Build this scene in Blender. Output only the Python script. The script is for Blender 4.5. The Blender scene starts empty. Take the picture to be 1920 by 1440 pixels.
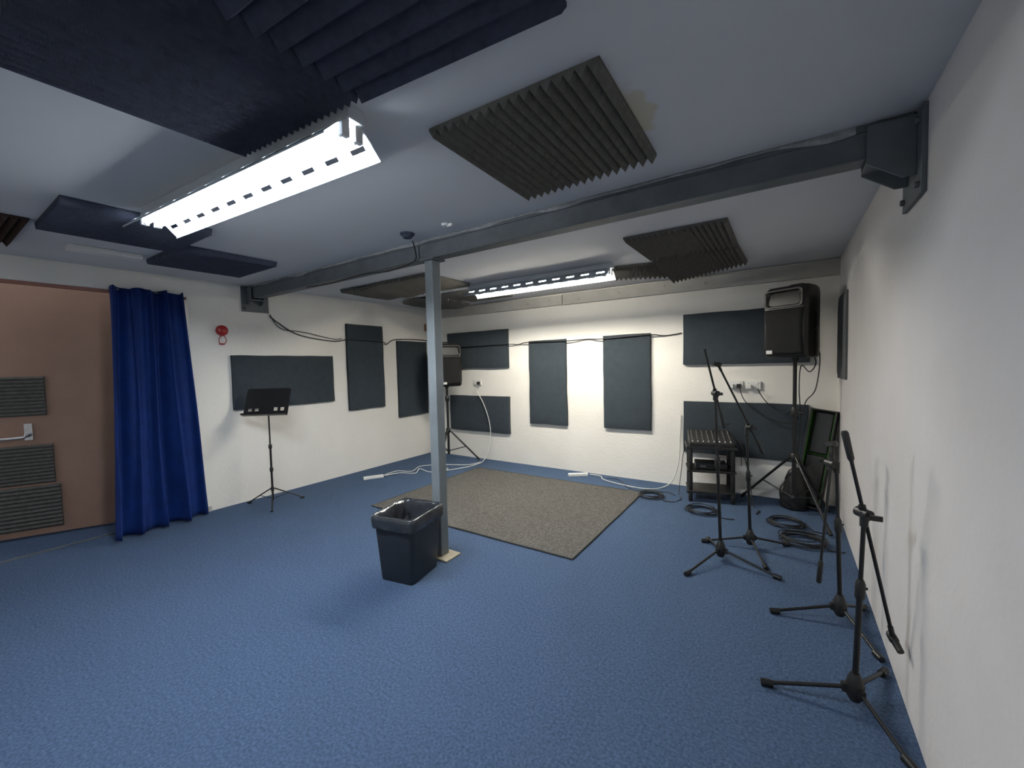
import bpy, bmesh, math, random
from mathutils import Vector, Matrix, noise
random.seed(7)
V=Vector
col=bpy.context.scene.collection
L,R,D,H,YF=-5.125,0.44,5.146,2.459,-1.3
G=.0006

# ------------------------------------------------------------------ materials
def mat(name,c,rough=.6,metal=0,nscale=0,namt=0,c2=None,bump=0,bscale=100,sheen=0,emit=None,estr=0,coat=0,detail=4,spec=.5):
    m=bpy.data.materials.new(name);m.use_nodes=True;nt=m.node_tree;b=nt.nodes['Principled BSDF']
    b.inputs['Base Color'].default_value=(*c,1);b.inputs['Roughness'].default_value=rough;b.inputs['Metallic'].default_value=metal
    b.inputs['Specular IOR Level'].default_value=spec
    if sheen: b.inputs['Sheen Weight'].default_value=sheen;b.inputs['Sheen Tint'].default_value=(*[min(1,x*2+.1) for x in c],1)
    if coat: b.inputs['Coat Weight'].default_value=coat
    if emit: b.inputs['Emission Color'].default_value=(*emit,1);b.inputs['Emission Strength'].default_value=estr
    tc=nt.nodes.new('ShaderNodeTexCoord')
    if nscale:
        n=nt.nodes.new('ShaderNodeTexNoise');n.inputs['Scale'].default_value=nscale;n.inputs['Detail'].default_value=detail
        nt.links.new(tc.outputs['Object'],n.inputs['Vector'])
        r=nt.nodes.new('ShaderNodeValToRGB');r.color_ramp.elements[0].position=.5-namt;r.color_ramp.elements[1].position=.5+namt
        r.color_ramp.elements[0].color=(*(c2 or [x*.7 for x in c]),1);r.color_ramp.elements[1].color=(*c,1)
        nt.links.new(n.outputs['Fac'],r.inputs['Fac']);nt.links.new(r.outputs['Color'],b.inputs['Base Color'])
    if bump:
        n2=nt.nodes.new('ShaderNodeTexNoise');n2.inputs['Scale'].default_value=bscale;n2.inputs['Detail'].default_value=3
        nt.links.new(tc.outputs['Object'],n2.inputs['Vector'])
        bp=nt.nodes.new('ShaderNodeBump');bp.inputs['Strength'].default_value=bump;bp.inputs['Distance'].default_value=.01
        nt.links.new(n2.outputs['Fac'],bp.inputs['Height']);nt.links.new(bp.outputs['Normal'],b.inputs['Normal'])
    return m
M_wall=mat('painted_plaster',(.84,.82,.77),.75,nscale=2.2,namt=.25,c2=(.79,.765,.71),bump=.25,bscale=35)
M_wallr=mat('vignette_dimmed_plaster',(.69,.665,.65),.75,nscale=2.0,namt=.25,c2=(.63,.60,.58),bump=.22,bscale=30)  # wall plaster with lens vignetting put into its colour as a darker tone
M_ceil=mat('ceiling_paint',(.62,.63,.65),.8,nscale=1.3,namt=.3,c2=(.57,.58,.605),bump=.08,bscale=20)
nt=M_ceil.node_tree;b=nt.nodes['Principled BSDF'];src=b.inputs['Base Color'].links[0].from_socket
tc=nt.nodes.new('ShaderNodeTexCoord');mp=nt.nodes.new('ShaderNodeMapping');mp.inputs['Location'].default_value=(.465*9,-1.62*3.2,-H);mp.inputs['Scale'].default_value=(9,3.2,1)
nt.links.new(tc.outputs['Object'],mp.inputs['Vector'])
ln=nt.nodes.new('ShaderNodeVectorMath');ln.operation='LENGTH';nt.links.new(mp.outputs[0],ln.inputs[0])
nz=nt.nodes.new('ShaderNodeTexNoise');nz.inputs['Scale'].default_value=9;nt.links.new(tc.outputs['Object'],nz.inputs['Vector'])
ad=nt.nodes.new('ShaderNodeMath');ad.operation='ADD';nt.links.new(ln.outputs['Value'],ad.inputs[0]);nt.links.new(nz.outputs['Fac'],ad.inputs[1])
rp=nt.nodes.new('ShaderNodeValToRGB');rp.color_ramp.elements[0].position=.85;rp.color_ramp.elements[0].color=(.8,.8,.8,1);rp.color_ramp.elements[1].position=1.0;rp.color_ramp.elements[1].color=(0,0,0,1)
nt.links.new(ad.outputs[0],rp.inputs['Fac'])
mx=nt.nodes.new('ShaderNodeMixRGB');mx.inputs['Color2'].default_value=(.52,.48,.34,1);nt.links.new(rp.outputs['Color'],mx.inputs['Fac']);nt.links.new(src,mx.inputs['Color1']);nt.links.new(mx.outputs[0],b.inputs['Base Color'])

M_carpet=mat('blue_carpet',(.080,.122,.200),.95,nscale=80,namt=.16,c2=(.040,.065,.116),bump=.6,bscale=190,sheen=.06,detail=7,spec=.1)
M_rug=mat('grey_rug',(.130,.123,.112),.95,nscale=60,namt=.14,c2=(.068,.064,.058),bump=.6,bscale=200,detail=6,spec=.15)
M_rugedge=mat('rug_binding',(.04,.04,.038),.9,bump=.3,bscale=200)
M_panel=mat('slate_fabric',(.040,.050,.059),.92,nscale=14,namt=.25,c2=(.031,.041,.049),bump=.35,bscale=260,sheen=.1,spec=.2)
M_panel2=mat('grey_fabric',(.12,.125,.13),.92,nscale=14,namt=.25,bump=.35,bscale=260)
M_foam=mat('charcoal_foam',(.17,.163,.147),.97,nscale=30,namt=.25,bump=.3,bscale=220,spec=.1)
M_foamb=mat('dark_navy_foam',(.072,.082,.118),.97,nscale=30,namt=.25,bump=.3,bscale=220,spec=.1)
M_foamd=mat('grey_door_foam',(.11,.108,.10),.97,nscale=30,namt=.25,bump=.3,bscale=220,spec=.1)
M_foamr=mat('brown_foam',(.07,.045,.04),.97,nscale=30,namt=.25,bump=.4,bscale=220,spec=.15)
M_steel=mat('grey_painted_steel',(.115,.128,.137),.5,nscale=7,namt=.2,c2=(.078,.088,.096),bump=.15,bscale=30)
M_post=mat('pale_grey_steel',(.22,.245,.255),.45,nscale=6,namt=.2,c2=(.17,.19,.20),bump=.1,bscale=30)
M_plaster=mat('plaster_filler',(.34,.35,.355),.85,nscale=25,namt=.15,bump=.5,bscale=60)
M_trim=mat('white_painted_timber',(.48,.47,.44),.6,nscale=5,namt=.25,c2=(.39,.38,.35),bump=.2,bscale=25)
M_black=mat('black_plastic',(.014,.0135,.013),.45,nscale=40,namt=.3,bump=.05,bscale=200)
M_blackm=mat('black_metal',(.012,.012,.013),.38,metal=.2,nscale=20,namt=.3)
M_grille=mat('speaker_grille',(.02,.02,.02),.5,metal=.4,bump=.8,bscale=420,nscale=300,namt=.1)
M_chrome=mat('chrome',(.6,.6,.62),.2,metal=1,nscale=20,namt=.3)
M_white=mat('white_plastic',(.78,.78,.76),.4,nscale=20,namt=.3,c2=(.72,.72,.70))
M_knob=mat('grey_knob_plastic',(.25,.25,.25),.4,nscale=20,namt=.3)
M_whitem=mat('white_enamel',(.60,.64,.68),.35,nscale=5,namt=.3,c2=(.56,.60,.64))
M_refl=mat('reflector_enamel',(.46,.52,.58),.3,nscale=5,namt=.3,c2=(.42,.48,.54))
M_red=mat('red_plastic',(.42,.02,.02),.35,nscale=20,namt=.3)
M_curtain=mat('royal_blue_velvet',(.003,.022,.130),.7,nscale=9,namt=.25,c2=(.002,.014,.088),bump=.2,bscale=120,sheen=.15,spec=.2)
M_door=mat('brown_board',(.25,.150,.105),.6,nscale=3,namt=.25,c2=(.205,.122,.085),bump=.1,bscale=30)
M_pink=mat('dull_pink',(.34,.16,.125),.6,nscale=3,namt=.25,c2=(.28,.13,.10))
M_bin=mat('dark_grey_plastic',(.024,.027,.032),.42,nscale=30,namt=.3)
M_bag=mat('black_bin_liner',(.035,.038,.044),.25,nscale=8,namt=.3,bump=.7,bscale=22,coat=.3)
M_green=mat('green_lining',(.03,.13,.012),.7,nscale=30,namt=.3,bump=.2,bscale=200)
M_wood=mat('pale_wood',(.42,.38,.29),.6,nscale=12,namt=.3)
M_brownbox=mat('brown_card',(.30,.17,.08),.7,nscale=20,namt=.3)
M_cable=mat('black_rubber',(.012,.012,.012),.5,nscale=30,namt=.3)
M_wcable=mat('white_cable',(.75,.75,.72),.45,nscale=30,namt=.3)
M_concrete=mat('outside_ground',(.25,.24,.22),.9,nscale=6,namt=.3,bump=.4,bscale=40)
M_tubeC=mat('tube_cool',(.9,.9,.9),.3,nscale=20,namt=.3,emit=(.87,.935,1.0),estr=180)
M_tubeW=mat('tube_warm',(.9,.9,.9),.3,nscale=20,namt=.3,emit=(1.0,.94,.82),estr=235)

# ------------------------------------------------------------------ mesh kit
class B:
    def __init__(s): s.v=[];s.f=[]
    def add(s,vs,fs):
        o=len(s.v);s.v+= [V(x) for x in vs];s.f+=[[i+o for i in f] for f in fs];return s
    def box(s,c,sz,M=None,taper=(1,1)):
        c=V(c);x,y,z=[a/2 for a in sz];tx,ty=taper
        vs=[V((-x,-y,-z)),V((x,-y,-z)),V((x,y,-z)),V((-x,y,-z)),V((-x*tx,-y*ty,z)),V((x*tx,-y*ty,z)),V((x*tx,y*ty,z)),V((-x*tx,y*ty,z))]
        if M: vs=[M@q for q in vs]
        return s.add([q+c for q in vs],[[3,2,1,0],[4,5,6,7],[0,1,5,4],[1,2,6,5],[2,3,7,6],[3,0,4,7]])
    def b2(s,a,b): return s.box([(p+q)/2 for p,q in zip(a,b)],[abs(q-p) for p,q in zip(a,b)])
    def cyl(s,p0,p1,r0,r1=None,n=14):
        r1=r0 if r1 is None else r1
        return s.rev([(0,r0),(1,r1)],p0,p1,n)
    def rev(s,prof,p0,p1,n=20):
        p0,p1=V(p0),V(p1);ax=p1-p0;d=ax.normalized();u=d.orthogonal().normalized();w=d.cross(u)
        vs=[];fs=[]
        for t,r in prof:
            for i in range(n):
                a=2*math.pi*i/n;vs.append(p0+ax*t+(u*math.cos(a)+w*math.sin(a))*r)
        m=len(prof)
        for j in range(m-1):
            for i in range(n): fs.append([j*n+i,j*n+(i+1)%n,(j+1)*n+(i+1)%n,(j+1)*n+i])
        fs.append([i for i in range(n)][::-1]);fs.append([(m-1)*n+i for i in range(n)])
        return s.add(vs,fs)
    def tube(s,pts,r,n=8,closed=False):
        pts=[V(p) for p in pts];m=len(pts);vs=[];fs=[];u=None
        for k in range(m):
            a=pts[(k-1)%m] if (k>0 or closed) else pts[k];b=pts[(k+1)%m] if (k<m-1 or closed) else pts[k]
            t=(b-a);t=t.normalized() if t.length>1e-9 else V((0,0,1))
            if u is None: u=t.orthogonal().normalized()
            u=(u-t*u.dot(t));u=u.normalized() if u.length>1e-6 else t.orthogonal().normalized()
            w=t.cross(u)
            for i in range(n):
                q=2*math.pi*i/n;vs.append(pts[k]+(u*math.cos(q)+w*math.sin(q))*r)
        for k in range(m if closed else m-1):
            k2=(k+1)%m
            for i in range(n): fs.append([k*n+i,k*n+(i+1)%n,k2*n+(i+1)%n,k2*n+i])
        if not closed: fs.append(list(range(n))[::-1]);fs.append([(m-1)*n+i for i in range(n)])
        return s.add(vs,fs)
    def prism(s,poly,fn,t0,t1):
        n=len(poly);vs=[fn(a,b_,t0) for a,b_ in poly]+[fn(a,b_,t1) for a,b_ in poly]
        fs=[list(range(n))[::-1],[n+i for i in range(n)]]+[[i,(i+1)%n,n+(i+1)%n,n+i] for i in range(n)]
        return s.add(vs,fs)
    def grid(s,fn,nu,nv,wrap=False):
        vs=[fn(i/nu,j/nv) for j in range(nv+1) for i in range(nu+(0 if wrap else 1))];w=nu+(0 if wrap else 1);fs=[]
        for j in range(nv):
            for i in range(nu):
                a=j*w+i;b_=j*w+(i+1)%w if wrap else a+1
                fs.append([a,b_,b_+w,a+w])
        return s.add(vs,fs)
    def obj(s,name,m,parent=None,smooth=False,bevel=0,seg=2,loc=(0,0,0),rot=(0,0,0),solid=0,label=None,cat=None,kind=None,group=None,fix=True,weld=False):
        me=bpy.data.meshes.new(name);me.from_pydata([tuple(q) for q in s.v],[],s.f)
        if fix:
            bm=bmesh.new();bm.from_mesh(me)
            if weld: bmesh.ops.remove_doubles(bm,verts=bm.verts,dist=1e-5)
            bmesh.ops.recalc_face_normals(bm,faces=bm.faces);bm.to_mesh(me);bm.free()
        me.materials.append(m);o=bpy.data.objects.new(name,me);col.objects.link(o);o.location=loc;o.rotation_euler=rot
        if smooth:
            for p in me.polygons:p.use_smooth=True
            if smooth!='all':
                try: me.set_sharp_from_angle(angle=math.radians(40))
                except Exception: pass
        if solid: md=o.modifiers.new('s','SOLIDIFY');md.thickness=solid
        if bevel:
            md=o.modifiers.new('b','BEVEL');md.width=bevel;md.segments=seg;md.limit_method='ANGLE';md.angle_limit=math.radians(35)
        if parent: o.parent=parent
        tag(o,label,cat,kind,group);return o
def tag(o,label=None,cat=None,kind=None,group=None):
    if label:o['label']=label
    if cat:o['category']=cat
    if kind:o['kind']=kind
    if group:o['group']=group
def root(name,loc,rz=0,label=None,cat=None,group=None,rot=None):
    e=bpy.data.objects.new(name,None);e.empty_display_size=.05;col.objects.link(e);e.location=loc;e.rotation_euler=rot or (0,0,rz);tag(e,label,cat,None,group);return e
def smoothpath(pts,k=8):
    pts=[V(p) for p in pts];P=[pts[0]]+pts+[pts[-1]];o=[]
    for i in range(1,len(P)-2):
        for j in range(k):
            t=j/k;a,b_,c,d=P[i-1],P[i],P[i+1],P[i+2]
            o.append(.5*((2*b_)+(c-a)*t+(2*a-5*b_+4*c-d)*t*t+(3*b_-a-3*c+d)*t**3))
    o.append(pts[-1]);return o

# ------------------------------------------------------------------ structure
T=.12
OY0,OY1,OZ=-.25,1.70,2.27
B().b2((L-.9,YF-.15,-.1),(R+.15,D+.15,0)).obj('floor',M_carpet,kind='structure')
B().b2((L-T,YF-.15,H),(R+.15,D+.15,H+.1)).obj('ceiling',M_ceil,kind='structure')
B().b2((L-T,D,0),(R+.12,D+.12,H)).obj('wall_back',M_wall,kind='structure')
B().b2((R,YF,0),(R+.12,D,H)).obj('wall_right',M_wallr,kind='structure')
B().b2((L-T,YF-.12,0),(R+.12,YF,H)).obj('wall_front',M_wall,kind='structure')
w=B();w.b2((L-T,OY1,0),(L,D,H));w.b2((L-T,YF,0),(L,OY0,H));w.b2((L-T,OY0,OZ),(L,OY1,H));w.obj('wall_left',M_wall,kind='structure')
lb=B();lb.b2((L-1.6,-1.2,-.1),(L-.9,2.4,-.01));lb.obj('ground_outside',M_concrete,kind='structure')
lw=B();lw.b2((L-1.6,-1.2,0),(L-1.5,2.4,2.9));lw.b2((L-1.5,2.3,0),(L-T,2.4,2.9));lw.obj('light_block_outside',M_pink,kind='structure')  # unseen screen added beyond the door to stop world light leaking in
t=B();t.b2((L+G,D-.045,2.30),(-2.55,D-G,2.435));t.b2((-2.54,D-.045,2.295),(R-G,D-G,2.44))
for x in [-4.9,-4.3,-3.7,-3.1,-2.75,-2.3,-1.75,-1.2,-.75,-.3,.15]:
    t.cyl((x,D-.045,2.37+.02*math.sin(x*9)),(x,D-.055,2.37+.02*math.sin(x*9)),.014,n=8)
t.obj('trim_1',M_trim,kind='structure',bevel=.003)
B().b2((L-.10,OY0,OZ-.025),(L-.04,OY1,OZ)).obj('trim_2',M_pink,kind='structure')
B().b2((L-.115,OY0,0),(L-.09,1.68,.010)).obj('trim_3',M_steel,kind='structure')
B().b2((L,1.70,0),(L+.018,1.80,.055)).obj('trim_4',M_trim,kind='structure',bevel=.003)

# ------------------------------------------------------------------ beam, post, brackets
by=2.3275;bz=2.316
bm_=B();bm_.b2((L+.02,by-.05,bz),(R-.02,by+.05,bz+.012));bm_.b2((L+.02,by-.006,bz+.012),(R-.02,by+.006,H-.012));bm_.b2((L+.02,by-.05,H-.03),(R-.02,by+.05,H-G))
bm_.b2((-2.35,by-.046,bz+.012),(R-.02,by-.034,H-.03))
bm_.b2((L+.02,by-.046,bz+.012),(-2.36,by-.034,H-.03))
beam=bm_.obj('steel_beam',M_steel,bevel=.003,label='grey painted steel beam spanning the ceiling wall to wall',cat='beam')
f=B();n=160
x0_,x1_=L+.1,R-.2
def fh(x): return .010+.034*max(0,noise.noise(V((x*3.1,1,4)))+.2)
vs=[];fs=[]
for i in range(n+1):
    x=x0_+(x1_-x0_)*i/n;hh=fh(x)
    vs+=[(x,by-.0505,H-G),(x,by-.056-.004*noise.noise(V((x*9,0,0))),H-hh*.5),(x,by-.051,H-hh)]
for i in range(n):
    a=i*3;fs+=[[a,a+1,a+4,a+3],[a+1,a+2,a+5,a+4]]
f.add(vs,fs);f.obj('filler',M_plaster,parent=beam,label='rough white filler along the beam edge',solid=.001)
for (xw,sg,yy,zz) in ((R-G,-1,(2.18,2.48),(2.115,2.445)),(L+G,1,(2.20,2.49),(2.17,2.455))):
    g=B();g.b2((xw,yy[0],zz[0]),(xw+sg*.016,yy[1],zz[1]))
    for yb in (yy[0]+.035,yy[1]-.035):
        for zb in (zz[0]+.04,zz[1]-.05): g.cyl((xw+sg*.016,yb,zb),(xw+sg*.03,yb,zb),.013,n=6)
    ln_=.15 if sg<0 else .10
    poly=[(0,H-.02),(ln_,H-.02),(ln_,bz-.03),(.04,bz-.11 if sg<0 else bz-.07),(0,bz-.11 if sg<0 else bz-.07)]
    for yo in (-.075,.065):
        g.prism(poly,lambda a,b_,t_:V((xw+sg*(.016+a),by+t_,b_)),yo,yo+.01)
    g.b2((xw+sg*(.016),by-.065,bz-.025),(xw+sg*(.016+ln_),by+.065,bz-.012))
    g.obj('beam_bracket',M_steel,bevel=.002,label='grey steel wall bracket carrying the end of the beam',cat='bracket',group='beam end brackets')
px,py=-2.264,by
p=root('support_post',(px,py,0),label='pale grey square steel post standing beside the bin',cat='post')
q=B().box((0,0,(bz-.012)/2+.006),(.085,.085,bz-.024));q.obj('post_shaft',M_post,parent=p,bevel=.006)
B().box((0,0,bz-.007),(.15,.13,.012)).obj('cap_plate',M_steel,parent=p,bevel=.002)
B().box((.03,0,.006),(.20,.17,.012)).obj('base_plate',M_wood,parent=p,bevel=.002,label='pale base plate on the carpet')

# ------------------------------------------------------------------ foam tiles
def foam(c,along,N,m,n,thick=.045,base=.012,label='',group=None,sag=0,name='foam_tile'):
    c=[V(x) for x in c];n=V(n).normalized()
    def bl(u,v): return c[0]*(1-u)*(1-v)+c[1]*u*(1-v)+c[2]*u*v+c[3]*(1-u)*v
    K=2*N;S=6;b=B()
    def f(u,v,d):
        P=bl(u,v)+n*d
        if sag: P+=n*sag*abs(noise.noise(V((u*1.7+c[0].x*3,v*1.7,c[0].y))))
        return P
    def front(i,j):
        a=i/K;t=j/S;d=thick if i%2 else base
        return f(a,t,d) if along=='v' else f(t,a,d)
    def back(i,j):
        a=i/K;t=j/S
        return f(a,t,G) if along=='v' else f(t,a,G)
    vs=[front(i,j) for j in range(S+1) for i in range(K+1)]+[back(i,j) for j in range(S+1) for i in range(K+1)]
    W=K+1;O=W*(S+1);fs=[]
    for j in range(S):
        for i in range(K):
            a=j*W+i;fs.append([a,a+1,a+1+W,a+W]);fs.append([O+a,O+a+W,O+a+1+W,O+a+1])
        a=j*W;fs.append([a,a+W,O+a+W,O+a]);a=j*W+K;fs.append([a,O+a,O+a+W,a+W])
    for i in range(K):
        fs.append([i,O+i,O+i+1,i+1]);a=S*W+i;fs.append([a,a+1,O+a+1,O+a])
    b.add(vs,fs);return b.obj(name,m,label=label,cat='acoustic foam',group=group)
Z=H;dn=(0,0,-1)
def tile(x0,x1,y0,y1,along,m=M_foam,label='charcoal ridged acoustic foam tile glued to the ceiling',zs=(0,0,0,0),N=18,rot=0,**k):
    cx,cy=(x0+x1)/2,(y0+y1)/2
    c=[]
    for (x,y),z in zip(((x0,y0),(x1,y0),(x1,y1),(x0,y1)),zs):
        dx,dy=x-cx,y-cy;c.append((cx+dx*math.cos(rot)-dy*math.sin(rot),cy+dx*math.sin(rot)+dy*math.cos(rot),Z-z))
    return foam(c,along,N,m,dn,label=label,group='ceiling foam tiles',**k)
foam([(-1.96,.17,Z),(-1.215,.24,Z),(-1.225,.935,Z),(-1.95,.88,Z)],'v',20,M_foamb,dn,label='dark navy ridged foam tile on the ceiling beside the fluorescent light',group='ceiling foam tiles')
foam([(-1.205,.28,Z),(-.47,.33,Z),(-.49,1.04,Z),(-1.215,.967,Z)],'u',10,M_foamb,dn,thick=.055,label='dark navy acoustic foam tile with wide ridges on the ceiling',group='ceiling foam tiles')
foam([(-1.205,1.245,Z),(-.49,1.27,Z),(-.50,2.0,Z),(-1.225,2.02,Z)],'v',17,M_foam,dn,label='charcoal ridged foam tile on the ceiling near a glue stain',group='ceiling foam tiles')
tile(-1.05,-.33,3.17,3.89,'v')
foam([(-1.04,3.92,Z-.005),(-.33,3.92,Z-.005),(-.31,4.65,Z-.005),(-1.02,4.70,Z-.09)],'v',18,M_foam,dn,label='charcoal foam tile with one corner peeling off the ceiling',group='ceiling foam tiles')
foam([(-1.85,4.45,Z),(-1.42,4.04,Z),(-1.07,4.12,Z),(-1.09,4.78,Z-.01)],'u',16,M_foam,dn,label='charcoal foam tile stuck askew on the ceiling',group='ceiling foam tiles')
tile(-4.52,-3.80,3.05,3.76,'v',sag=.05)
tile(-3.78,-3.06,3.05,3.76,'v')
tile(-4.55,-3.84,4.05,4.70,'u',sag=.05,zs=(0,0,.03,.05))
tile(-3.80,-3.08,4.05,4.70,'u')
tile(-3.93,-3.22,.53,1.23,'v',m=M_foamb)
tile(-4.50,-3.77,1.22,1.93,'v',m=M_foamb)
tile(-4.60,-3.84,-.22,.50,'u',m=M_foamr,label='dark brown ridged acoustic foam tile on the ceiling')

# ------------------------------------------------------------------ fabric panels
def panel(o,u,v,n,w,h,m=M_panel,th=.05,label='dark slate fabric covered acoustic panel mounted on the white wall'):
    o,u,v,n=V(o),V(u),V(v),V(n);b=B();nu,nv=int(w/.05),int(h/.05);sd=random.random()*50
    def f(a,c):
        P=o+u*(w*(a-.5))+v*(h*(c-.5))
        ea=min(a,1-a)*w;ec=min(c,1-c)*h;e=min(ea,ec)
        d=th-.010*max(0,1-e/.03)**2
        wob=noise.noise(V((a*w*3+sd,c*h*3,sd)))*.008
        if ea<1e-6: P+=u*(wob if a>.5 else -wob)
        if ec<1e-6: P+=v*(wob if c>.5 else -wob)
        return P+n*(d+.004*noise.noise(V((a*w*5,c*h*5,sd))))
    b.grid(f,nu,nv)
    fr=list(b.v);W=nu+1
    ring=[i for i in range(W)]+[j*W+nu for j in range(1,nv+1)]+[nv*W+i for i in range(nu-1,-1,-1)]+[j*W for j in range(nv-1,0,-1)]
    k=len(b.v)
    for i in ring:
        P=fr[i];b.v.append(P-n*((P-o).dot(n)-G))
    m_=len(ring)
    for i in range(m_): b.f.append([ring[i],ring[(i+1)%m_],k+(i+1)%m_,k+i])
    b.f.append([k+i for i in range(m_)])
    return b.obj('acoustic_panel',m,smooth=True,label=label,cat='acoustic panel',group='wall acoustic panels')
def pL(y0,y1,z0,z1,**k): panel((L,(y0+y1)/2,(z0+z1)/2),(0,1,0),(0,0,1),(1,0,0),y1-y0,z1-z0,**k)
def pB(x0,x1,z0,z1,**k): panel((((x0+x1)/2),D,(z0+z1)/2),(1,0,0),(0,0,1),(0,-1,0),x1-x0,z1-z0,**k)
pL(2.06,3.28,1.06,1.67);pL(3.51,4.12,.90,2.12);pL(4.40,5.03,.70,1.91)
pB(-4.68,-3.47,1.45,2.03);pB(-4.66,-3.47,.44,1.01);pB(-3.10,-2.51,.63,1.83);pB(-1.97,-1.37,.64,1.84);pB(-.99,.21,1.45,2.03);pB(-.99,.21,.42,1.02)
panel((R,4.74,1.68),(0,1,0),(0,0,1),(-1,0,0),.60,.76,m=M_panel2,th=.025,label='grey fabric acoustic panel on the side wall by the speaker')

# ------------------------------------------------------------------ rug
rx0,rx1,ry0,ry1=-3.71,-1.335,2.775,4.625
rg=root('rug',((rx0+rx1)/2,(ry0+ry1)/2,0),label='flat dark grey rectangular rug lying on the blue carpet',cat='rug')
a_,b_2=(rx1-rx0)/2,(ry1-ry0)/2
def rf(u,v): 
    return V(((u*2-1)*a_+.006*noise.noise(V((v*6,u,1))),(v*2-1)*b_2+.006*noise.noise(V((u*6,v,9))),.010))
g=B().grid(rf,24,20);g.obj('rug_pile',M_rug,parent=rg,solid=.008)
g=B();ringp=[]
for i in range(24): ringp.append(rf(i/24,0))
for i in range(20): ringp.append(rf(1,i/20))
for i in range(24): ringp.append(rf(1-i/24,1))
for i in range(20): ringp.append(rf(0,1-i/20))
g.tube([q_-V((0,0,.003)) for q_ in ringp],.0075,closed=True,n=8);g.obj('rug_binding',M_rugedge,parent=rg,smooth=True)

# ------------------------------------------------------------------ fluorescent lights
def light(x,y,rz,mt,label):
    r=root('fluorescent_light',(x,y,H),rz,label=label,cat='ceiling light',group='fluorescent ceiling lights');Ln=1.80
    B().box((0,0,-.025-G),(Ln,.07,.05)).obj('light_body',M_whitem,parent=r,bevel=.004)
    xs=[-Ln/2+.02];ns=11;pitch=(Ln-.04)/ns
    for i in range(ns): xs+=[xs[0]+pitch*i+.040,xs[0]+pitch*(i+1)-.040]
    xs.append(Ln/2-.02);xs=sorted(xs)
    for s in (-1,1):
        b=B()
        prof=[(.034,-.048),(.078,-.086),(.092,-.100),(.128,-.136),(.125,-.142)]
        for k in range(len(prof)-1):
            for i in range(len(xs)-1):
                if k==1 and i%2==1: continue
                (y0,z0),(y1,z1)=prof[k],prof[k+1]
                b.add([(xs[i],s*y0,z0),(xs[i+1],s*y0,z0),(xs[i+1],s*y1,z1),(xs[i],s*y1,z1)],[[0,1,2,3]])
        b.obj('reflector',M_refl,parent=r,weld=True,solid=.0015)
    for s in (-1,1):
        B().rev([(0,.008),(.004,.013),(.996,.013),(1,.008)],(-Ln/2+.05,s*.030,-.092),(Ln/2-.05,s*.030,-.092),n=16).obj('fluorescent_tube',mt,parent=r,smooth=True)
        for e in (-1,1):
            h=B().box((e*(Ln/2-.035),s*.030,-.078),(.022,.034,.06));h.cyl((e*(Ln/2-.06),s*.03,-.092),(e*(Ln/2-.03),s*.03,-.092),.0145,n=14)
            h.obj('lamp_holder',M_white,parent=r,bevel=.003)
    return r
light(-2.22,.93,math.radians(3.9),M_tubeC,'lit twin-tube fluorescent batten with slotted reflector beside dark foam')
light(-2.29,3.90,0,M_tubeW,'lit twin-tube fluorescent batten with slotted reflector over the rug')

# ------------------------------------------------------------------ door + handle + foam on door
hx,hy=-5.262,1.70
du=V((-.431,-.902,0)).normalized();dnm=V((.902,-.431,0)).normalized()
def DL(s,z,d=0): return V((hx,hy,0))+du*s+V((0,0,z))+dnm*d
d=B();d.prism([(.02,.02),(1.85,.02),(1.85,2.36),(.02,2.36)],lambda a,c,t_:DL(a,c,t_),-.045,0)
door=d.obj('door_1',M_door,kind='structure',bevel=.002)
d=B();d.prism([(1.36,1.52),(1.30,2.355),(1.84,2.355),(1.84,1.52)],lambda a,c,t_:DL(a,c,t_),.0,.004);d.obj('door_panel',M_pink,parent=door,label='pink area of the door')  # thin pink sheet over the upper free end of the leaf
hd=B();zc=.96;sc=1.17
hd.cyl(DL(sc,zc,0),DL(sc,zc,.012),.028,n=20);hd.cyl(DL(sc,zc,.01),DL(sc,zc,.055),.011)
hd.tube(smoothpath([DL(sc,zc,.05),DL(sc+.03,zc-.02,.056),DL(sc+.20,zc-.025,.056)],6),.012)
hd.prism([(sc-.026,zc-.05),(sc+.026,zc-.05),(sc+.026,zc+.10),(sc-.026,zc+.10)],lambda a,c,t_:DL(a,c,t_),.0,.010)
hd.obj('door_handle',M_chrome,parent=door,smooth=True,label='silver lever handle')
for (s0,s1,z0,z1) in ((1.045,1.62,1.13,1.49),(1.02,1.60,.50,.86),(.99,1.58,.08,.48)):
    foam([DL(s0,z0,0),DL(s1,z0,0),DL(s1,z1,0),DL(s0,z1,0)],'u',11,M_foamd,dnm,thick=.03,base=.010,label='grey ridged foam tile stuck on the brown door',group='door foam tiles')

# ------------------------------------------------------------------ curtain
def cf(u,v):
    y0=1.08-.10*v**1.2;y1=1.655+.11*v
    uu=u+.012*math.sin(v*5+u*9)+.02*v*math.sin(u*13)
    y=y0+(y1-y0)*u
    amp=(.030+.030*v)*(1+.5*math.sin(u*11+1))
    x=L+.085+.02*v+amp*math.sin(uu*2*math.pi*4.5+.6*math.sin(v*2.5))+.012*math.sin(uu*2*math.pi*11+v*3)
    y+=.018*math.cos(uu*2*math.pi*4.5)
    x+=.09*v**2*(1-u)
    x=max(x,L+.010)
    z=2.285-(2.265)*v+.012*math.sin(u*20)*(1-v)+.01*noise.noise(V((u*8,v,0)))*v
    return V((x,y,max(z,.008)))
cu=root('curtain',(L+.08,1.4,2.27),label='long royal blue velvet curtain hanging over the doorway edge',cat='curtain')
g=B().grid(cf,150,40);g.v=[q_-V((L+.08,1.4,2.27)) for q_ in g.v]
g.obj('curtain_cloth',M_curtain,parent=cu,smooth='all',solid=.004,fix=False)
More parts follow.
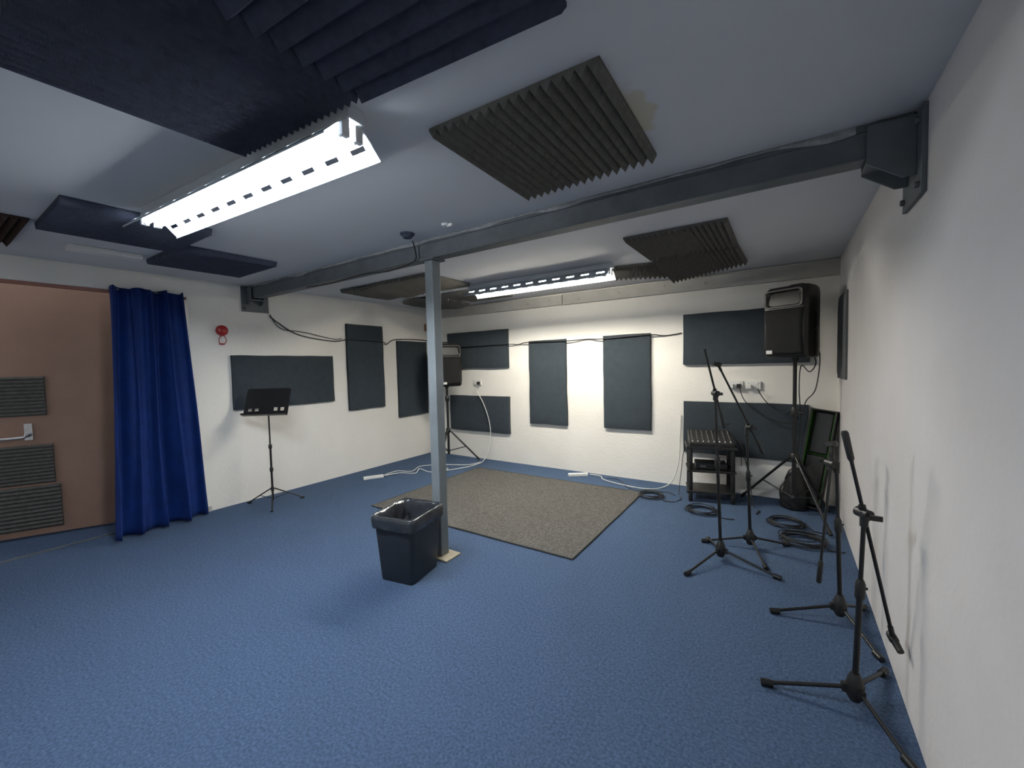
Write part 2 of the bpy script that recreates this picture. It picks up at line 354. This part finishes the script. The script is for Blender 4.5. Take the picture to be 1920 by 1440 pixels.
rd=B();rd.cyl((-.04,-.30,.0),(-.04,.24,.0),.007);rd.box((-.059,-.2,.0),(.04,.02,.02));rd.box((-.059,.2,.0),(.04,.02,.02));rd.obj('curtain_rail',M_steel,parent=cu)

# ------------------------------------------------------------------ bin
bn=root('waste_bin',(-2.27,2.005,0),math.radians(11),label='dark grey rectangular plastic bin beside the steel post',cat='bin')
def rr(w,d,r,n=6):
    o=[]
    for (cx,cy,a0) in ((w/2-r,d/2-r,0),(-w/2+r,d/2-r,90),(-w/2+r,-d/2+r,180),(w/2-r,-d/2+r,270)):
        for i in range(n+1):
            a=math.radians(a0+90*i/n);o.append((cx+r*math.cos(a),cy+r*math.sin(a)))
    return o
def rr2(w,d,r,n=8,m=9):
    base=rr(w,d,r,n);o=[]
    for k in range(4):
        seg=base[k*(n+1):(k+1)*(n+1)];o+=seg;a=seg[-1];b_=base[((k+1)*(n+1))%len(base)]
        for i in range(1,m): o.append((a[0]+(b_[0]-a[0])*i/m,a[1]+(b_[1]-a[1])*i/m))
    return o
def loops(rows,close_first=False,close_last=False):
    b=B();n=len(rows[0])
    for r_ in rows: b.v+=[V(q_) for q_ in r_]
    for j in range(len(rows)-1):
        for i in range(n): b.f.append([j*n+i,j*n+(i+1)%n,(j+1)*n+(i+1)%n,(j+1)*n+i])
    if close_first:b.f.append(list(range(n))[::-1])
    if close_last:b.f.append([(len(rows)-1)*n+i for i in range(n)])
    return b
def L3(w,d,r,z): return [(x,y,z) for x,y in rr(w,d,r)]
loops([L3(.27,.31,.03,.0),L3(.275,.315,.03,.006),L3(.325,.365,.03,.405),L3(.345,.385,.034,.408),L3(.348,.388,.034,.43),L3(.352,.392,.034,.455),L3(.342,.382,.03,.460),L3(.332,.372,.03,.452),L3(.265,.305,.028,.012)],True,True).obj('bin_body',M_bin,parent=bn,smooth=True)
def crk(w,d,z,amp,s,zamp=.8): 
    o=[]
    for k,(x,y) in enumerate(rr2(w,d,.035 if w>.1 else .01)):
        q_=noise.noise(V((x*14+s*.4,y*14,z*9)));q2=noise.noise(V((x*34,y*34+s*.4,z*20)))
        l=math.hypot(x,y);e=amp*(q_+.6*q2);o.append((x*(1+e/l),y*(1+e/l),z+amp*zamp*(q2+.6*q_)))
    return o
lin=loops([crk(.356,.396,.382,.012,1,1.2),crk(.362,.402,.40,.010,2),crk(.366,.406,.425,.008,3),crk(.366,.406,.445,.006,3),crk(.362,.402,.466,.004,4),crk(.345,.385,.474,.006,5),crk(.318,.358,.452,.014,6),crk(.30,.34,.40,.022,7),crk(.285,.325,.345,.03,8),crk(.25,.29,.31,.045,9,.9),crk(.20,.24,.33,.045,9.5,1.1),crk(.14,.18,.36,.045,10,1.2),crk(.08,.11,.37,.03,10.5,1),crk(.02,.03,.375,.004,11)],False,True)
lin.obj('bin_liner',M_bag,parent=bn,smooth='all',label='crumpled black plastic bin liner folded over the rim',fix=False)

# ------------------------------------------------------------------ mic stands
def mic_stand(loc,legs,top,b0,b1,label,clip=None,grip=None,clutch=None):
    r=root('microphone_stand',(loc[0],loc[1],0),label=label,cat='microphone stand',group='microphone stands');o=V((loc[0],loc[1],0))
    for e in legs:
        e=V((e[0],e[1],0))-o;dirn=e.normalized()
        g=B();g.cyl(dirn*.02+V((0,0,.085)),e+V((0,0,.016)),.0085,n=10)
        g.cyl(e-dirn*.035+V((0,0,.0175)),e+dirn*.012+V((0,0,.0165)),.0165,.015,n=12);g.obj('leg',M_blackm,parent=r,smooth=True)
    g=B();g.rev([(0,.020),(.15,.030),(.55,.034),(.8,.026),(1,.016)],(0,0,.03),(0,0,.15));
    for e in legs:
        e=(V((e[0],e[1],0))-o).normalized();g.box(e*.03+V((0,0,.08)),(.035,.022,.035),Matrix.Rotation(math.atan2(e.y,e.x),3,'Z'))
    g.obj('base_hub',M_black,parent=r,smooth=True)
    tp=V(top)-o;ctr=V((0,0,.12))
    mid=ctr.lerp(tp,.55)
    g=B();g.cyl(ctr,mid,.0115,n=14);g.cyl(mid,tp,.0085,n=12);g.obj('pole',M_blackm,parent=r,smooth=True)
    g=B();dd=(tp-ctr).normalized();g.rev([(0,.012),(.15,.018),(.8,.018),(1,.011)],mid-dd*.045,mid+dd*.045);sd=dd.orthogonal().normalized();g.cyl(mid,mid+sd*.035,.006);g.obj('height_clutch',M_black,parent=r,smooth=True)
    if b0:
        b0=V(b0)-o;b1=V(b1)-o;bd=(b1-b0).normalized();tt=(tp-b0).dot(bd);pc=b0+bd*tt
        g=B();g.cyl(b0,b1,.0072,n=10);g.obj('boom_arm',M_blackm,parent=r,smooth=True)
        g=B();g.cyl(tp-V((0,0,.05)),tp+V((0,0,.012)),.015,n=14);sx=bd.cross(V((0,0,1))).normalized();g.cyl(pc-sx*.03,pc+sx*.03,.021,n=16);g.cyl(pc+sx*.03,pc+sx*.055,.006);g.box(pc+sx*.06,(.04,.012,.02));g.cyl(pc-bd*.035,pc+bd*.035,.0135)
        g.obj('boom_clutch',M_black,parent=r,smooth=True)
        if grip is not None:
            e,dv=(b0,bd) if grip==0 else (b1,-bd)
            g=B();g.rev([(0,.010),(.06,.0135),(.9,.0125),(1,.008)],e-dv*.01,e+dv*.12);g.obj('boom_grip',M_black,parent=r,smooth=True)
    if clip is not None:
        e,dv=(b0,-bd) if clip==0 else (b1,bd)
        sdv=V((-.5,-.85,.1)) if clip!=1 else V((.25,-.9,-.35))
        sdv=sdv.normalized()
        g=B();g.cyl(e-dv*.02,e+dv*.02,.010,n=12);g.box(e+dv*.025,(.018,.018,.018))
        c0=e+dv*.035
        g.rev([(0,.011),(.1,.0165),(.45,.0175),(.5,.014),(1,.0125)],c0-sdv*.03,c0+sdv*.060,n=14);g.obj('microphone_clip',M_black,parent=r,smooth=True)
    return r
mic_stand((-.39,3.34),[(-.56,2.97),(-.02,3.23),(-.52,3.66)],(-.425,3.32,1.25),(-.49,3.28,1.58),(-.37,3.36,1.00),'black boom microphone stand raised nearly upright on the carpet',grip=1)
mic_stand((-.22,3.68),[(-.55,3.60),(.03,3.86),(-.10,3.34)],(-.245,3.665,.95),(-.42,3.55,1.43),(-.14,3.74,.76),'black boom microphone stand with clip, beside another stand',clip=0,grip=1)
mic_stand((.27,2.90),[(-.05,2.78),(.40,3.10),(.40,2.60)],(.245,2.89,.90),(.225,2.875,.98),(.17,2.84,.23),'black microphone stand with folded boom close to the wall',clip=0,grip=1)
mic_stand((.26,2.20),[(-.07,2.13),(.40,2.50),(.395,1.95)],(.28,2.205,.84),(.21,2.17,1.18),(.385,2.285,.33),'black boom microphone stand leaning its arm down by the wall',clip=1,grip=0)

# ------------------------------------------------------------------ speakers and stands
def tripod(loc,ends,ztop,label,zc=.55):
    r=root('speaker_stand',(loc[0],loc[1],0),label=label,cat='speaker stand',group='speaker stands')
    g=B();g.cyl((0,0,.10),(0,0,1.0),.0185);g.obj('lower_pole',M_blackm,parent=r,smooth=True)
    g=B();g.cyl((0,0,1.0),(0,0,ztop),.0165);g.obj('upper_pole',M_blackm,parent=r,smooth=True)
    g=B();g.rev([(0,.022),(.2,.03),(.8,.03),(1,.022)],(0,0,.94),(0,0,1.03));g.cyl((0,0,.98),(.06,-.03,.98),.007);g.obj('height_clutch',M_black,parent=r,smooth=True)
    g=B();g.rev([(0,.024),(.2,.036),(.8,.036),(1,.024)],(0,0,zc-.04),(0,0,zc+.04));g.obj('leg_collar',M_black,parent=r,smooth=True)
    g=B();g.rev([(0,.02),(.3,.028),(1,.022)],(0,0,.14),(0,0,.18));g.obj('brace_hub',M_black,parent=r,smooth=True)
    for e in ends:
        e=V((e[0]-loc[0],e[1]-loc[1],0));dv=e.normalized()
        a=dv*.03+V((0,0,zc));z=e+V((0,0,.02))
        g=B();g.cyl(a,z,.0125,n=10);m_=a.lerp(z,.55);g.cyl(dv*.02+V((0,0,.16)),m_,.007,n=8)
        dd=(z-a).normalized();g.cyl(z-dd*.05,z,.017,.016,n=12);g.obj('leg',M_blackm,parent=r,smooth=True)
def speaker(loc,z,rz,label,knobs=False):
    r=root('loudspeaker',(loc[0],loc[1],z),rz,label=label,cat='loudspeaker',group='loudspeakers')
    plan=[(-.195,-.17),(-.17,-.20),(.17,-.20),(.195,-.17),(.185,-.02),(.13,.16),(.10,.18),(-.10,.18),(-.13,.16),(-.185,-.02)]
    rows=[]
    for zz,s,sh in ((0,.90,.02),(.02,.97,.012),(.10,1.0,.004),(.34,1.0,0),(.52,1.0,.004),(.60,.98,.012),(.645,.93,.02),(.66,.86,.03)):
        rows.append([(x*s,y*s+sh,zz) for x,y in plan])
    loops(rows,True,True).obj('cabinet',M_black,parent=r,smooth=True,bevel=.006)
    def rect(wx,wz,y): return [(x,y,.545+zq) for x,zq in rr(wx*2,wz*2,.03)]
    loops([rect(.165,.082,-.196),rect(.165,.082,-.214),rect(.152,.070,-.214),rect(.07,.035,-.14),rect(.03,.03,-.10)],False,True).obj('horn',M_black,parent=r,smooth=True)
    def gf(u,v):
        wv=.172-.012*math.sin(math.pi*v)
        x=(u*2-1)*wv;zq=.035+.415*v
        e=min(u,1-u,v*1.3,(1-v)*1.3)
        return V((x,-.200-.022*min(1,e*12)-.010*math.sin(math.pi*u),zq))
    B().grid(gf,24,24).obj('grille',M_grille,parent=r,smooth='all',solid=.002)
    g=B().box((-.105,-.237,.055),(.055,.006,.034));g.obj('badge',M_white,parent=r,bevel=.001,label='small white badge')
    for s in (-1,1):
        g=B().tube(smoothpath([(s*.19,-.06,.26),(s*.215,-.06,.28),(s*.218,-.06,.34),(s*.215,-.06,.40),(s*.19,-.06,.42)],5),.011);g.obj('side_handle',M_black,parent=r,smooth=True)
    g=B().tube(smoothpath([(-.07,.02,.655),(-.06,.02,.680),(0,.02,.684),(.06,.02,.680),(.07,.02,.655)],5),.010);g.obj('top_handle',M_black,parent=r,smooth=True)
    g=B().box((0,.182,.30),(.17,.012,.30));
    for i in range(3): g.cyl((-.05+.05*i,.188,.40),(-.05+.05*i,.205,.40),.012)
    for i in range(2): g.cyl((-.04+.08*i,.188,.28),(-.04+.08*i,.20,.28),.018)
    g.obj('control_panel',M_steel,parent=r,smooth=True)
    g=B();g.cyl((0,0,-.03),(0,0,.012),.03);g.obj('pole_socket',M_black,parent=r,smooth=True)
tripod((.08,4.72),[(-.38,4.99),(.33,4.22),(.36,4.88)],1.47,'black tripod speaker stand beside the mixer table')
speaker((.08,4.72),1.50,math.radians(-28),'black moulded loudspeaker on a tripod stand in the corner')
tripod((-4.42,4.78),[(-4.28,4.42),(-3.98,5.0),(-4.80,4.88)],1.15,'black tripod speaker stand behind the steel post',zc=.48)
speaker((-4.42,4.78),1.18,math.radians(62),'black moulded loudspeaker turned sideways behind the steel post')

# ------------------------------------------------------------------ music stand
ms=root('music_stand',(-4.78,2.27,0),label='black metal music stand with slotted desk by the white wall',cat='music stand')
for (ex,ey) in ((-5.02,2.12),(-4.50,2.12),(-4.66,2.55)):
    e=V((ex+4.78,ey-2.27,0));dv=e.normalized()
    g=B();g.cyl(dv*.02+V((0,0,.17)),e+V((0,0,.012)),.007,n=10);g.cyl(dv*.015+V((0,0,.06)),e*.5+V((0,0,.09)),.004,n=8);g.cyl(e-dv*.03+V((0,0,.014)),e+dv*.01+V((0,0,.012)),.011,n=10);g.obj('leg',M_blackm,parent=ms,smooth=True)
g=B();g.cyl((0,0,.04),(0,0,.62),.011);g.cyl((0,0,.6),(0,0,1.06),.008);g.obj('pole',M_blackm,parent=ms,smooth=True)
for z0 in (.14,.62,.36):
    g=B();g.rev([(0,.013),(.2,.018),(.8,.018),(1,.013)],(0,0,z0),(0,0,z0+.05));g.cyl((0,0,z0+.02),(.035,-.02,z0+.02),.006);g.obj('height_clutch',M_black,parent=ms,smooth=True)
dy=math.radians(38);U1=V((math.cos(dy),math.sin(dy),0));N1=V((math.sin(dy),-math.cos(dy),0))
tilt=math.radians(24);W1=(V((0,0,1))*math.cos(tilt)-N1*math.sin(tilt))
NN=(N1*math.cos(tilt)+V((0,0,1))*math.sin(tilt))
oc=V((0,0,1.14))-U1*.005
def dk(a,c,t_): return oc+U1*a+W1*c+NN*t_
g=B()
sl=[(-.19,-.15),(-.12,-.08),(.08,.12),(.15,.19)]
g.prism([(-.235,-.06),(.235,-.06),(.235,.15),(.215,.165),(-.215,.165),(-.235,.15)],dk,0,.003)
g.prism([(-.235,-.15),(.235,-.15),(.235,-.10),(-.235,-.10)],dk,0,.003)
xs=[-.235]+[v_ for s_ in sl for v_ in s_]+[.235]
for i in range(0,len(xs),2): g.prism([(xs[i],-.10),(xs[i+1],-.10),(xs[i+1],-.06),(xs[i],-.06)],dk,0,.003)
g.obj('desk',M_blackm,parent=ms)
g=B();g.prism([(-.235,-.155),(.235,-.155),(.235,-.150),(-.235,-.150)],dk,0,.055);g.prism([(-.235,-.155),(.235,-.155),(.235,-.138),(-.235,-.138)],dk,.052,.055);g.obj('desk_lip',M_blackm,parent=ms)
g=B();g.box(tuple(oc+U1*.005-NN*.02-V((0,0,.03))),(.04,.04,.07));g.obj('desk_bracket',M_black,parent=ms,bevel=.004)

# ------------------------------------------------------------------ mixer table
tr=math.radians(14);tb=root('equipment_table',(-.665,4.80,0),tr,label='small black shelf table holding the mixer against the wall',cat='table')
W_,D_,Hh=.46,.34,.60
for sx in (-1,1):
    for sy in (-1,1):
        g=B();x,y=sx*(W_/2-.03),sy*(D_/2-.03)
        for z0,z1 in ((0,.10),(.12,.32),(.34,.56)): g.rev([(0,.016),(.08,.021),(.92,.021),(1,.016)],(x,y,z0),(x,y,z1))
        g.cyl((x,y,0),(x,y,.58),.012);g.obj('leg',M_black,parent=tb,smooth=True)
for z in (.11,.33): B().box((0,0,z),(W_,D_,.02)).obj('shelf',M_black,parent=tb,bevel=.004)
B().box((0,0,.58),(W_+.02,D_+.02,.03)).obj('table_top',M_black,parent=tb,bevel=.005)
mxr=root('audio_mixer',(-.665,4.80,.596),tr,label='black audio mixing desk with rows of small knobs',cat='mixer')
g=B();g.prism([(-.17,0),(.17,0),(.17,.125),(.13,.125),(-.17,.035)],lambda a,c,t_:V((t_,a,c)),-.21,.21);g.obj('mixer_body',M_black,parent=mxr,bevel=.004)
slp=.09/.30;ta=math.atan(slp)
g=B().rev([(0,.0060),(.8,.0055),(1,.004)],(0,0,0),(0,0,.009),n=10);kn0=None
for i in range(8):
    for j in range(6):
        x=-.18+.36*i/7;y=-.085+.185*j/5;z=.035+(y+.17)*slp
        if kn0 is None: kn0=g.obj('knob',M_knob,parent=mxr,smooth=True);k2=kn0
        else: k2=kn0.copy();col.objects.link(k2)
        k2.location=(x,y,z);k2.rotation_euler=(ta,0,0)
fd=None
for i in range(8):
    x=-.18+.36*i/7;y=-.135;z=.035+(y+.17)*slp
    if fd is None: fd=B().box((0,0,.005),(.010,.015,.010)).obj('fader',M_white,parent=mxr);k2=fd
    else: k2=fd.copy();col.objects.link(k2)
    k2.location=(x,y+.006*math.sin(i*3),z);k2.rotation_euler=(ta,0,0)
dv=root('wireless_receiver',(-.66,4.79,.341),tr,label='black receiver box on the table shelf',cat='audio device')
B().box((0,0,.035),(.30,.20,.06)).obj('device_body',M_black,parent=dv,bevel=.004)
g=B();g.box((-.08,-.103,.035),(.06,.006,.02));g.cyl((.05,-.10,.035),(.05,-.115,.035),.010);g.obj('front_panel',M_steel,parent=dv)

# ------------------------------------------------------------------ open case with green lining, and bag
cs=root('equipment_case',(.205,4.985,.02),label='open black padded case with bright green lining leaning in the corner',cat='case',rot=(math.radians(-6.5),math.radians(7),math.radians(-12)))
w_,h_,t_=.205,.97,.12
g=B();g.box((0,.0,h_/2),(w_,.015,h_));g.box((-w_/2,-t_/2,h_/2),(.016,t_,h_));g.box((w_/2,-t_/2,h_/2),(.016,t_,h_));g.box((0,-t_/2,.008),(w_,t_,.016));g.box((0,-t_/2,h_-.008),(w_,t_,.016));g.obj('case_shell',M_black,parent=cs,bevel=.005)
g=B();g.box((0,-.012,h_/2),(w_-.02,.006,h_-.03));g.obj('case_lining',M_green,parent=cs)
for xx in (-1,1):
    g=B();g.box((xx*(w_/2-.011),-t_/2,h_/2),(.005,t_-.01,h_-.03));g.obj('side_lining',M_green,parent=cs)
g=B();g.box((0.0,-.05,h_*.28),(w_-.045,.06,h_*.5));g.obj('case_padding',M_black,parent=cs,bevel=.012,seg=3)
g=B();g.box((0.008,-.045,h_*.765),(w_-.055,.06,h_*.42));g.obj('case_padding',M_black,parent=cs,bevel=.012,seg=3)
bgn=root('stand_bag',(.085,4.86,0),math.radians(-10),label='black fabric bag slumped on the floor by the stand',cat='bag')
def bagf(k,z,s):
    o=[]
    for i in range(28):
        a=2*math.pi*i/28;x,y=math.cos(a)*.115,math.sin(a)*.07;q_=1+.22*noise.noise(V((x*12,y*12,z*7)));o.append((x*s*q_+.03*z,y*s*q_,z))
    return o
loops([bagf(0,.0,.8),bagf(0,.02,1.0),bagf(0,.10,1.0),bagf(0,.2,.9),bagf(0,.3,.72),bagf(0,.38,.5),bagf(0,.42,.2)],True,True).obj('bag_body',M_cable,parent=bgn,smooth='all')
B().tube(smoothpath([(-.06,-.07,.30),(-.10,-.10,.2),(-.08,-.10,.08),(-.02,-.09,.03)],6),.008).obj('strap',M_black,parent=bgn,smooth=True)

# ------------------------------------------------------------------ sockets, alarm, detector etc.
def socket(x,z,label,plugs=(0,1)):
    r=root('wall_socket',(x,D,z),label=label,cat='wall socket',group='wall sockets')
    B().box((0,-.0115-G,0),(.146,.023,.086)).obj('face_plate',M_white,parent=r,bevel=.004)
    for s in (-1,1): B().box((s*.045,-.0245,.026),(.012,.006,.018)).obj('switch',M_white,parent=r,bevel=.001)
    for k in plugs:
        B().box((-.036+.072*k,-.044,-.012),(.046,.040,.046),taper=(.9,.9)).obj('plug',M_black if k else M_white,parent=r,bevel=.005)
socket(-.455,1.215,'white double wall socket with plugs in use');socket(-.285,1.21,'white double wall socket with plugs in use',(0,));socket(-4.08,1.225,'white double wall socket above the lower panel',(1,))
fa=root('fire_alarm',(L,1.985,1.94),label='round red fire alarm sounder on the white wall',cat='fire alarm')
B().rev([(0,.052),(.3,.052),(.32,.058),(.7,.055),(.95,.035),(1,.01)],(G,0,0),(.06,0,0),n=28).obj('sounder',M_red,parent=fa,smooth=True)
g=B();g.tube(smoothpath([(.03,-.01,-.05),(.03,-.035,-.10),(.02,-.02,-.145),(.02,.02,-.145),(.03,.035,-.10),(.03,.01,-.05)],6),.004);g.box((.012,0,-.145),(.018,.05,.012));g.obj('test_loop',M_red,parent=fa,smooth=True)
sd=root('smoke_detector',(-2.27,2.09,H),label='small dark round detector on the ceiling near the beam',cat='smoke detector')
B().rev([(0,.050),(.35,.050),(.4,.042),(1,.030)],(0,0,-G),(0,0,-.035),n=28).obj('detector_housing',M_foamb,parent=sd,smooth=True)
cr=root('ceiling_hook',(-1.92,2.11,H),label='small white ceiling fitting beside the beam',cat='ceiling fitting')
g=B();g.rev([(0,.028),(1,.022)],(0,0,-G),(0,0,-.015));g.box((.035,.01,-.012),(.04,.018,.018));g.obj('fitting_base',M_white,parent=cr,smooth=True)
em=root('emergency_light',(-4.40,.95,H),math.radians(0),label='slim white rectangular fitting on the ceiling by the doorway',cat='ceiling fitting')
B().box((0,0,-.019-G),(.11,.42,.038),taper=(1,1)).obj('fitting_body',M_white,parent=em,bevel=.006)
bx=root('junction_box',(L,5.07,2.16),label='small brown junction box near the ceiling corner',cat='junction box')
g=B();g.box((.02+G,0,0),(.04,.09,.12));g.box((.043,0,0),(.006,.07,.10));g.obj('box_body',M_brownbox,parent=bx,bevel=.003)

# ------------------------------------------------------------------ cables
def cable(pts,r,m,label,k=8,name='cable',group=None,n=6):
    o=V(pts[0]);b=B().tube([q_-o for q_ in smoothpath(pts,k)],r,n=n)
    return b.obj(name,m,loc=o,smooth='all',label=label,cat='cable',group=group)
x=L+.013
cable([(x,2.50,2.14),(x,2.60,2.06),(x,2.85,1.93),(x,3.3,1.87),(x+.045,3.50,1.90),(x+.056,3.6,1.90),(x+.056,4.08,1.88),(x,4.20,1.85),(x,4.38,1.93),(x,4.9,1.945),(x+.005,5.09,1.93)],.007,M_cable,'black cable clipped along the wall behind the panels',k=6)
cable([(L+.03,D-.012,1.93),(L+.2,D-.012,1.86),(-4.75,D-.02,1.80),(-4.6,D-.066,1.79),(-3.5,D-.066,1.80),(-3.3,D-.012,1.79),(-3.1,D-.066,1.81),(-2.5,D-.066,1.80),(-2.2,D-.012,1.81),(-1.96,D-.066,1.80),(-1.4,D-.066,1.82),(-1.2,D-.012,1.80),(-1.01,D-.012,1.82)],.007,M_cable,'black cable running along the back wall over the panels',k=6)
cable([(x,2.50,2.16),(x,2.62,2.00),(x,2.9,1.97),(x,3.30,1.90),(x,3.44,1.91)],.005,M_cable,'thin black cable drooping from the beam bracket')
cable([(-3.9,2.265,2.30),(-3.5,2.262,2.285),(-3.0,2.265,2.30),(-2.7,2.262,2.28),(-2.45,2.265,2.30),(-2.35,2.245,2.33),(-2.28,2.15,2.42)],.005,M_cable,'thin black wire hanging along the beam')
def coil(x,y,r,turns,label,m=M_cable,rr_=.0045):
    pts=[];n=18
    for i in range(int(turns*n)):
        a=2*math.pi*i/n;q_=r*(1+.14*noise.noise(V((i*.11,x,0))));e=1+.12*math.sin(i*.07)
        pts.append((x+q_*e*math.cos(a)+.012*math.sin(i*.21),y+q_*.92*math.sin(a)+.012*math.cos(i*.17),.009+.006*(i/n)+.004*math.sin(i*.6)))
    a=pts[-1];pts.append((a[0]+.06,a[1]-.05,.01));pts.append((a[0]+.16,a[1]-.03,.008))
    return cable(pts,rr_,m,label,k=2,name='coiled_cable',group='coiled cables')
coil(-1.22,4.55,.12,5,'coil of black cable on the blue carpet')
coil(-.67,4.33,.13,5,'coil of black cable in front of the mixer table')
coil(.02,4.36,.13,6,'coil of black cable beside the speaker stand')
coil(.13,3.99,.14,8,'large coil of black cable on the carpet by the wall')
def strip(x,y,rz,label):
    r=root('power_strip',(x,y,0),rz,label=label,cat='power strip',group='power strips')
    B().box((0,0,.019),(.26,.055,.036)).obj('strip_body',M_white,parent=r,bevel=.006)
    for i in range(3): B().box((-.075+.075*i,0,.0375),(.045,.04,.004)).obj('outlet',M_wcable,parent=r,bevel=.001)
strip(-4.62,3.50,math.radians(60),'white power strip lying on the blue carpet');strip(-2.27,4.93,math.radians(35),'white power strip on the carpet near the back wall')
z=.009
cable([(-4.545,3.63,.02),(-4.50,3.85,z),(-4.30,3.95,z),(-4.42,4.15,z),(-4.15,4.1,z),(-4.05,4.35,z),(-4.30,4.40,z),(-4.1,4.2,z),(-3.92,4.45,z),(-3.85,4.75,z),(-3.84,4.95,.05),(-3.80,5.05,.3),(-3.82,5.07,.6),(-3.93,5.07,.9),(-4.06,5.07,1.1),(-4.05,5.075,1.19)],.0065,M_wcable,'long white extension lead trailing from the wall socket')
cable([(-4.57,3.62,.02),(-4.62,3.9,z),(-4.42,4.0,z),(-4.52,4.28,z),(-4.25,4.52,z),(-3.95,4.68,z),(-3.88,4.9,z)],.0065,M_wcable,'white cable loosely winding over the blue carpet')
cable([(-2.14,5.02,.02),(-2.0,5.04,z),(-1.9,4.9,z),(-1.6,4.80,z),(-1.35,4.78,z),(-1.2,4.9,z),(-1.10,5.0,.08),(-1.04,5.08,.3),(-1.03,5.12,.62),(-1.02,5.13,.85)],.0065,M_wcable,'white extension lead running along the back wall')
cable([(-1.9,4.98,z),(-1.75,5.0,z),(-1.5,4.7,z),(-1.25,4.72,z),(-1.1,4.78,z),(-1.0,4.7,z)],.004,M_cable,'thin black cable on the carpet towards the table')
cable([(-.24,D-.07,1.18),(-.20,D-.09,1.10),(-.12,D-.10,1.0),(0,D-.14,.93),(.06,4.85,.98),(.08,4.755,1.06)],.005,M_cable,'black power cable looping from the socket to the stand')
cable([(-.41,D-.07,1.19),(-.36,D-.08,1.05),(-.22,D-.09,.92),(-.12,D-.10,.86),(.02,D-.14,.84),(.10,4.80,.90),(.11,4.75,.93)],.005,M_cable,'black power cable drooping over the lower panel')
cable([(.20,4.90,1.60),(.25,4.93,1.45),(.20,4.90,1.36),(.13,4.80,1.42),(.115,4.75,1.2),(.13,4.75,.9),(.11,4.74,.6)],.005,M_cable,'black signal cable hanging from the loudspeaker')
cable([(.22,4.89,1.64),(.28,4.93,1.52),(.25,4.9,1.2),(.17,4.8,1.08),(.14,4.75,.95)],.005,M_cable,'black power cable hanging from the loudspeaker')
cable([(-.44,4.94,.64),(-.38,4.90,.60),(-.30,4.8,.3),(-.25,4.7,z),(-.20,4.62,z),(-.22,4.5,z)],.005,M_cable,'black cable running from the mixer down to the floor')
cable([(-.90,4.93,.60),(-.95,4.95,.5),(-.98,4.9,.2),(-.98,4.8,z),(-.92,4.62,z),(-.95,4.5,z)],.004,M_cable,'black cable falling behind the mixer table')
cable([(-.66,4.92,.73),(-.5,5.0,.80),(-.52,5.03,.74),(-.40,4.99,.55),(-.38,4.97,.35)],.004,M_cable,'thin cable arching from the mixer')

# ------------------------------------------------------------------ world + camera
wd=bpy.data.worlds.new('world');bpy.context.scene.world=wd;wd.use_nodes=True
bg=wd.node_tree.nodes['Background'];bg.inputs[0].default_value=(.9,.94,1,1);bg.inputs[1].default_value=1.2
sc=bpy.context.scene
a,p_,r_=0.5882,0.0482,-0.0234
F=V((-math.sin(a)*math.cos(p_),math.cos(a)*math.cos(p_),-math.sin(p_)));R0=V((math.cos(a),math.sin(a),0));U0=R0.cross(F)
Rt=math.cos(r_)*R0+math.sin(r_)*U0;Up=-math.sin(r_)*R0+math.cos(r_)*U0
cd=bpy.data.cameras.new('camera');cd.sensor_width=36;cd.lens=767.85/1920*36;cd.clip_start=.03
co=bpy.data.objects.new('camera',cd);col.objects.link(co)
m4=Matrix.Identity(4)
for i in range(3): m4[i][0]=Rt[i];m4[i][1]=Up[i];m4[i][2]=-F[i]
m4[2][3]=1.5;co.matrix_world=m4
sc.camera=co
sc.view_settings.view_transform='Standard';sc.view_settings.exposure=0
